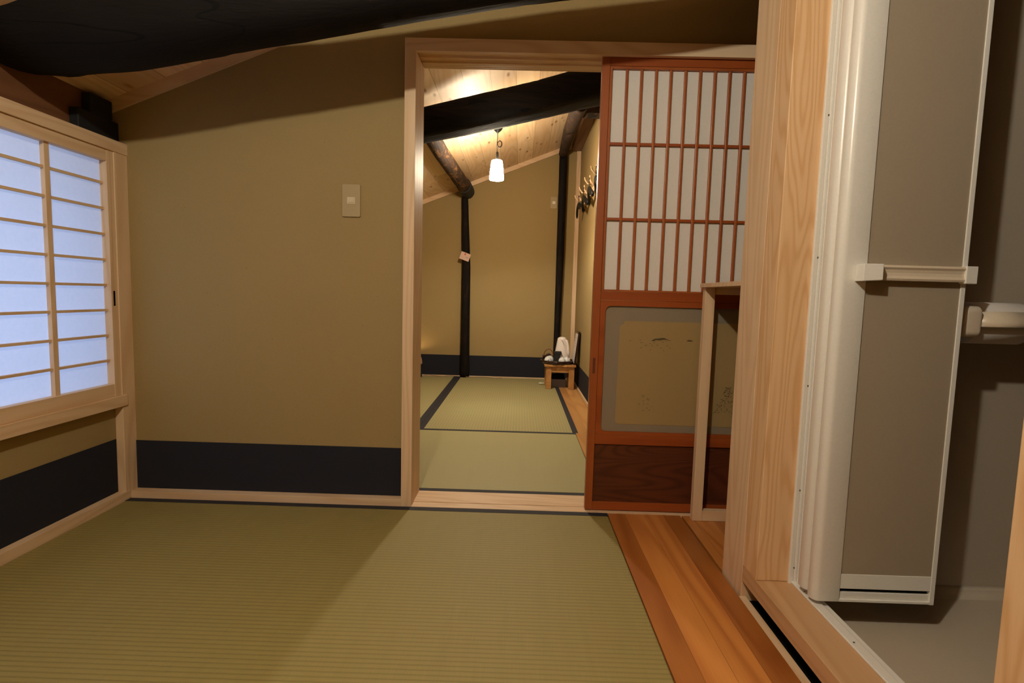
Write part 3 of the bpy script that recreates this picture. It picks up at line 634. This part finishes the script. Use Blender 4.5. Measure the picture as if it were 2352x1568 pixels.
# ------------------------------------------------------------------ pendant lamp
PX, PY = -0.185, 3.80
pd = empty('pendant_lamp', (PX, PY, 2.05)); tag(pd, 'glowing white glass pendant lamp hanging beyond the black beam in the far room', 'pendant lamp')
MB().lathe([(0.0, 0.074), (0.033, 0.074), (0.035, 0.0), (0.035, -0.005), (0.025, -0.020), (0.009, -0.033), (0.004, -0.041), (0.0, -0.042)], (PX, PY, 1.992), 24).build('canopy', 'metalblack', pd)
b = MB(); b.tube([(PX, PY, 1.955), (PX, PY, 1.81)], 0.0025, 8)
for rr_, dz in ((0.0207, 0.0), (0.0177, 0.002), (0.0192, -0.003)):
    loop = [(PX + 0.001 + rr_ + rr_ * math.cos(t / 20 * 2 * PI) * 0.75 - rr_ * 0.2, PY + dz, 1.880 + dz + rr_ * 1.15 * math.sin(t / 20 * 2 * PI)) for t in range(21)]
    b.tube(loop, 0.0021, 6, caps=False, upv=(0, 1, 0))
b.tube([(PX, PY, 1.86), (PX, PY, 1.897)], 0.005, 8)
b.build('cord', 'cordblack', pd)
ZL = 1.770
dn = lamp('pendant_bulb', 'SPOT', (PX, PY, ZL - 0.139), 58.0, WARM, 0.03); dn.data.spot_size = math.radians(160); dn.data.spot_blend = 0.45; dn.data.shadow_soft_size = 0.03
MB().lathe([(0.0, 0.050), (0.006, 0.050), (0.0098, 0.044), (0.0105, 0.0), (0.0127, -0.004), (0.0, -0.005)], (PX, PY, ZL + 0.008), 20).build('socket', 'metalblack', pd)
MB().lathe([(0.0, 0.0), (0.032, -0.001), (0.0385, -0.007), (0.042, -0.034), (0.046, -0.068), (0.0495, -0.106), (0.0512, -0.132), (0.0495, -0.1355), (0.0, -0.1355)], (PX, PY, ZL), 32).build('glass_shade', 'glow', pd)

# ------------------------------------------------------------------ coat rack and hangers
rk = empty('coat_rack', (0.55, 4.2, 1.67)); tag(rk, 'pale wooden peg coat rack on right wall of the far room', 'coat rack')
box('rail_board', 'hinokiY', 0.542, 0.559, 3.45, 5.0, 1.635, 1.685, rk, 0.002)
pegs = [3.68, 4.03, 4.38, 4.73]
for py in pegs:
    b = MB(); b.tube([(0.545, py, 1.66), (0.52, py, 1.672), (0.503, py, 1.70), (0.500, py, 1.735)], [0.008, 0.009, 0.008, 0.006], 10)
    b.tube([(0.515, py, 1.672), (0.485, py + 0.01, 1.675), (0.468, py + 0.015, 1.70), (0.462, py + 0.017, 1.722)], [0.006, 0.0055, 0.005, 0.004], 8)
    b.build('peg', 'hinokiZ', rk)
HG = 'black coat hangers on the rack'
hlabels = ['nearest black coat hanger on the peg rack, partly behind the sliding door', 'second nearest black coat hanger on the peg rack', 'third black coat hanger from the doorway on the peg rack', 'farthest black coat hanger on the peg rack, with tan mark']
def hanger(loc, rz, label, tan=False):
    e = empty('coat_hanger', (0, 0, 0)); tag(e, label, 'coat hanger', HG)
    # local frame: hook top at origin, body spans local y
    body = []; rad = []
    for i in range(17):
        t = -1 + 2 * i / 16; body.append((0.02 * (t * t), 0.20 * t, -0.085 - 0.075 * abs(t) ** 1.4)); rad.append(0.024 - 0.004 * abs(t) if abs(t) < 0.95 else 0.013)
    MB().tube(body, rad, 16, shape=lambda a: 1.15 / math.sqrt(math.cos(a) ** 2 + (math.sin(a) / 0.42) ** 2)).build('shoulder_bar', 'hanger', e)
    hk = [(0, -0.012 * 1, -0.012)] + [(0, 0.014 * math.cos(a), 0.000 + 0.014 * math.sin(a)) for a in [PI - 0.3 * k for k in range(0, 13)]]
    hk = [(0, 0.014 * math.cos(PI + 0.5 - 0.28 * k), -0.014 + 0.014 * math.sin(PI + 0.5 - 0.28 * k)) for k in range(15)] + [(0, 0.002, -0.045), (0, 0, -0.085)]
    MB().tube(hk, 0.0026, 8, upv=(1, 0, 0)).build('hook', 'metalblack', e)
    if tan: MB().tube([(0.016, -0.185, -0.150), (0.010, -0.150, -0.134)], 0.0225, 12, shape=lambda a: 1.15 / math.sqrt(math.cos(a) ** 2 + (math.sin(a) / 0.45) ** 2)).build('tan_sleeve', 'hangertan', e)
    e.location = loc; e.rotation_euler = (0, 0, rz)
    return e
for k, py in enumerate(pegs): hanger((0.494, py - 0.005, 1.715), math.radians(-7 + 3 * k), hlabels[k], k == 3)

# ------------------------------------------------------------------ stool and tea things
sx0, sx1, sy0, sy1 = 0.243, 0.520, 4.690, 4.950
sl = empty('wooden_stool', ((sx0 + sx1) / 2, 4.82, 0.001)); tag(sl, 'low pale wooden stool carrying the tea tray in far corner', 'stool')
box('seat', 'floorfar', sx0 - 0.002, sx1 + 0.003, sy0 - 0.008, sy1 + 0.008, 0.203, 0.223, sl, 0.003)
for lx in (0.257, 0.462):
    for ly in (4.700, 4.895): box('leg', 'floorfar', lx, lx + 0.049, ly, ly + 0.045, 0.0015, 0.203, sl, 0.002)
box('apron', 'floorfar', 0.306, 0.462, 4.708, 4.728, 0.150, 0.203, sl, 0.001)
box('apron', 'floorfar', 0.306, 0.462, 4.912, 4.932, 0.150, 0.203, sl, 0.001)
o = empty('tea_tray', (0.360, 4.812, 0.224)); tag(o, 'round dark lacquer tray with raised rim on the stool', 'tray')
MB().lathe([(0.0, 0.0), (0.115, 0.0), (0.146, 0.006), (0.152, 0.030), (0.148, 0.032), (0.141, 0.010), (0.0, 0.006)], (0.360, 4.812, 0.2235), 40).build('dish', 'lacquer', o)
TZ = 0.2300
# kettle
kt = empty('electric_kettle', (0.405, 4.865, TZ)); tag(kt, 'tall white electric kettle on the tea tray', 'kettle')
kp = [(0.0, 0.0), (0.066, 0.0), (0.070, 0.006), (0.069, 0.03), (0.064, 0.08), (0.056, 0.13), (0.049, 0.17), (0.045, 0.195), (0.043, 0.210), (0.036, 0.222), (0.02, 0.229), (0.0, 0.231)]
kb = MB().lathe(kp, (0.405, 4.865, TZ + 0.001), 36).build('kettle_body', 'kettle', kt)
MB().tube([(0.428, 4.845, TZ + 0.214), (0.443, 4.838, TZ + 0.196), (0.456, 4.834, TZ + 0.150), (0.463, 4.832, TZ + 0.095), (0.466, 4.836, TZ + 0.040)], [0.011, 0.013, 0.013, 0.012, 0.010], 14).build('kettle_handle', 'kettle', kt)
MB().tube([(0.388, 4.812, TZ + 0.218), (0.405, 4.806, TZ + 0.196), (0.420, 4.800, TZ + 0.160)], [0.002, 0.0032, 0.001], 8).build('lid_seam', 'kettleseam', kt)
MB().lathe([(0.0, 0), (0.007, 0), (0.008, 0.002), (0.0, 0.004)], (0.437, 4.832, TZ + 0.218), 16, 'Z').build('lid_button', 'kettleseam', kt)
# cups upside down
cups = [((0.272, 4.742), 'blue and white cup upside down at front left of the tray'), ((0.296, 4.804), 'upside-down blue and white cup behind the front left one'),
        ((0.398, 4.712), 'blue and white cup upside down at front right beside black canister'), ((0.444, 4.762), 'upside-down blue and white cup nearest the kettle handle')]
cb = empty('tea_cup', (cups[0][0][0], cups[0][0][1], TZ + 0.001)); cb['label'] = cups[0][1]; cb['category'] = 'tea cup'; cb['group'] = 'upside-down tea cups on the tray'
c0 = (cups[0][0][0], cups[0][0][1], TZ + 0.0005)
cbody = MB().lathe([(0.0, 0.0), (0.0305, 0.0), (0.0330, 0.012), (0.0325, 0.026), (0.0285, 0.042), (0.022, 0.052), (0.0, 0.0535)], c0, 28).build('cup_body', 'cup', cb)
cfoot = MB().lathe([(0.0, 0.052), (0.0165, 0.052), (0.0165, 0.058), (0.014, 0.0585), (0.013, 0.055), (0.0, 0.0545)], c0, 24).build('foot_ring', 'cup', cb)
for (xy, lab) in cups[1:]:
    r = cb.copy(); COL.objects.link(r); r.location = (xy[0], xy[1], TZ + 0.001); r['label'] = lab; r.rotation_euler = (0, 0, xy[0] * 40)
    for ch in (cbody, cfoot): c = ch.copy(); COL.objects.link(c); c.parent = r
cn = empty('tea_canister', (0.356, 4.772, TZ)); tag(cn, 'square black tea canister in middle of the tray', 'canister')
box('canister_body', 'black', 0.330, 0.382, 4.750, 4.795, TZ + 0.0005, TZ + 0.078, cn, 0.003)
box('lid', 'black', 0.327, 0.394, 4.747, 4.797, TZ + 0.078, TZ + 0.105, cn, 0.003)
tpt = empty('teapot', (0.285, 4.880, TZ)); tag(tpt, 'small dark teapot with arched handle at back left of the tray', 'teapot')
MB().lathe([(0.0, 0.0), (0.026, 0.0), (0.039, 0.014), (0.043, 0.032), (0.039, 0.050), (0.027, 0.060), (0.0, 0.063)], (0.285, 4.880, TZ + 0.0005), 28).build('pot_body', 'lacquer', tpt)
MB().lathe([(0.0, 0.062), (0.024, 0.061), (0.020, 0.068), (0.006, 0.071), (0.008, 0.080), (0.0, 0.083)], (0.285, 4.880, TZ), 20).build('lid', 'lacquer', tpt)
MB().tube([(0.285 + 0.044 * math.cos(a), 4.880, TZ + 0.045 + 0.068 * math.sin(a)) for a in [PI * k / 14 for k in range(15)]], 0.0042, 8, upv=(0, 1, 0)).build('arched_handle', 'rattan', tpt)
MB().tube([(0.252, 4.865, TZ + 0.028), (0.238, 4.858, TZ + 0.042), (0.229, 4.855, TZ + 0.058)], [0.011, 0.008, 0.006], 10).build('spout', 'lacquer', tpt)
# menu stand leaning on the wall
mn = empty('framed_notice', (0.53, 4.79, 0.224)); tag(mn, 'dark framed white notice leaning against wall behind kettle', 'framed notice')
def lean(z, off): return 0.522 + (0.556 - 0.522) * (z - 0.226) / 0.31 + off
def lean_slab(name, mat, y0, y1, z0, z1, o0, o1):
    bo = [(lean(z0, o0), y0, z0), (lean(z0, o0), y1, z0), (lean(z0, o1), y1, z0), (lean(z0, o1), y0, z0)]
    to = [(lean(z1, o0), y0, z1), (lean(z1, o0), y1, z1), (lean(z1, o1), y1, z1), (lean(z1, o1), y0, z1)]
    return MB().hexa(bo, to).build(name, mat, mn)
lean_slab('frame', 'lacquer', 4.700, 4.900, 0.2255, 0.520, -0.020, -0.002)
pg = lean_slab('paper', 'paperwhite', 4.708, 4.892, 0.240, 0.500, -0.0215, -0.0198)
for k in range(9): 
    z = 0.265 + k * 0.024; b = lean_slab('text_line', 'ink', 4.73, 4.87, z, z + 0.004, -0.0225, -0.0214)
    b.parent = pg
# things under the stool
o = box('grey_box', 'greybox', 0.315, 0.448, 4.80, 4.885, 0.001, 0.075, bevel=0.003); tag(o, 'grey box on the floor under the stool', 'box')
b = MB().hexa([(0.318, 4.80, 0.0765), (0.44, 4.80, 0.0765), (0.44, 4.88, 0.0765), (0.318, 4.88, 0.0765)], [(0.318, 4.80, 0.110), (0.430, 4.80, 0.118), (0.430, 4.88, 0.118), (0.318, 4.88, 0.110)])
o = b.build('folded_booklet', 'gap', origin=(0.38, 4.84, 0.0765), bevel=0.002); tag(o, 'dark folded booklet lying on the grey box under the stool', 'booklet')
o = empty('power_plug', (0.235, 4.93, 0.001)); tag(o, 'small pale power plug on the mat left of the stool', 'plug')
b = MB(); b.tube([(0.205, 4.93, 0.011), (0.225, 4.93, 0.012), (0.235, 4.93, 0.010), (0.254, 4.93, 0.012)], [0.009, 0.011, 0.007, 0.010], 10); b.build('plug_body', 'tan', o)

# ------------------------------------------------------------------ floor lantern and cord
ln = empty('floor_lantern', (-1.045, 5.15, 0.001)); tag(ln, 'low paper floor lantern with black legs at left edge of far mat', 'floor lamp')
LX, LY = -1.045, 5.15
pr = []
for k in range(9): a = PI / 2 * k / 8; pr.append((0.045 + 0.068 * math.sin(a), 0.235 - 0.0 - 0.085 * (1 - math.cos(a)) ))
shade = [(0.055, 0.235)] + [(0.055 + 0.050 * math.sin(PI / 2 * k / 8), 0.140 + 0.092 * math.cos(PI / 2 * k / 8)) for k in range(9)] + [(0.103, 0.132), (0.096, 0.132)] + [(0.050 + 0.045 * math.sin(PI / 2 * k / 8), 0.140 + 0.090 * math.cos(PI / 2 * k / 8)) for k in range(8, -1, -1)]
b = MB(); n_ = 32
vs = []; 
for r_, h in shade:
    for k in range(n_): vs.append((LX + r_ * math.cos(2 * PI * k / n_), LY + r_ * math.sin(2 * PI * k / n_), h))
fs = []
for i in range(len(shade)):
    j = (i + 1) % len(shade)
    for k in range(n_): fs.append((i * n_ + k, i * n_ + (k + 1) % n_, j * n_ + (k + 1) % n_, j * n_ + k))
b.add(vs, fs, True); b.build('paper_shade', 'lampcase', ln)
rim = MB(); rim.tube([(LX + 0.1035, LY - 0.02, 0.136)] + [(LX + 0.056 + 0.0505 * math.sin(PI / 2 * k / 8), LY - 0.02, 0.141 + 0.092 * math.cos(PI / 2 * k / 8)) for k in range(8, -1, -1)], 0.0030, 8, upv=(0, 1, 0)); rim.build('shade_rib', 'lamprim', ln)
for ax in (0.25, 1.82, 3.4, 4.96):
    x, y = LX + 0.092 * math.cos(ax), LY + 0.092 * math.sin(ax); box('leg', 'black', x - 0.010, x + 0.010, y - 0.010, y + 0.010, 0.0015, 0.136, ln, 0.001)
MB().lathe([(0.0, 0.0), (0.094, 0.0), (0.094, 0.012), (0.0, 0.012)], (LX, LY, 0.120), 28).build('base_plate', 'black', ln)
lamp('lantern_bulb', 'POINT', (LX, LY, 0.215), 1.5, (1.0, 0.66, 0.32), 0.015)
cp_ = []
for k in range(40):
    t = k / 39; cp_.append((-0.935 + 0.78 * t, 5.235 + 0.02 * math.sin(t * 19), 0.0045 + 0.010 * max(0, math.sin(t * 23 + 0.4)) * (1 - t)))
o = MB().tube(cp_, 0.0028, 6).build('extension_cord', 'cordgrey', origin=(-0.9, 5.235, 0.001)); tag(o, 'thin pale cord wavering along foot of the far wall', 'cord')
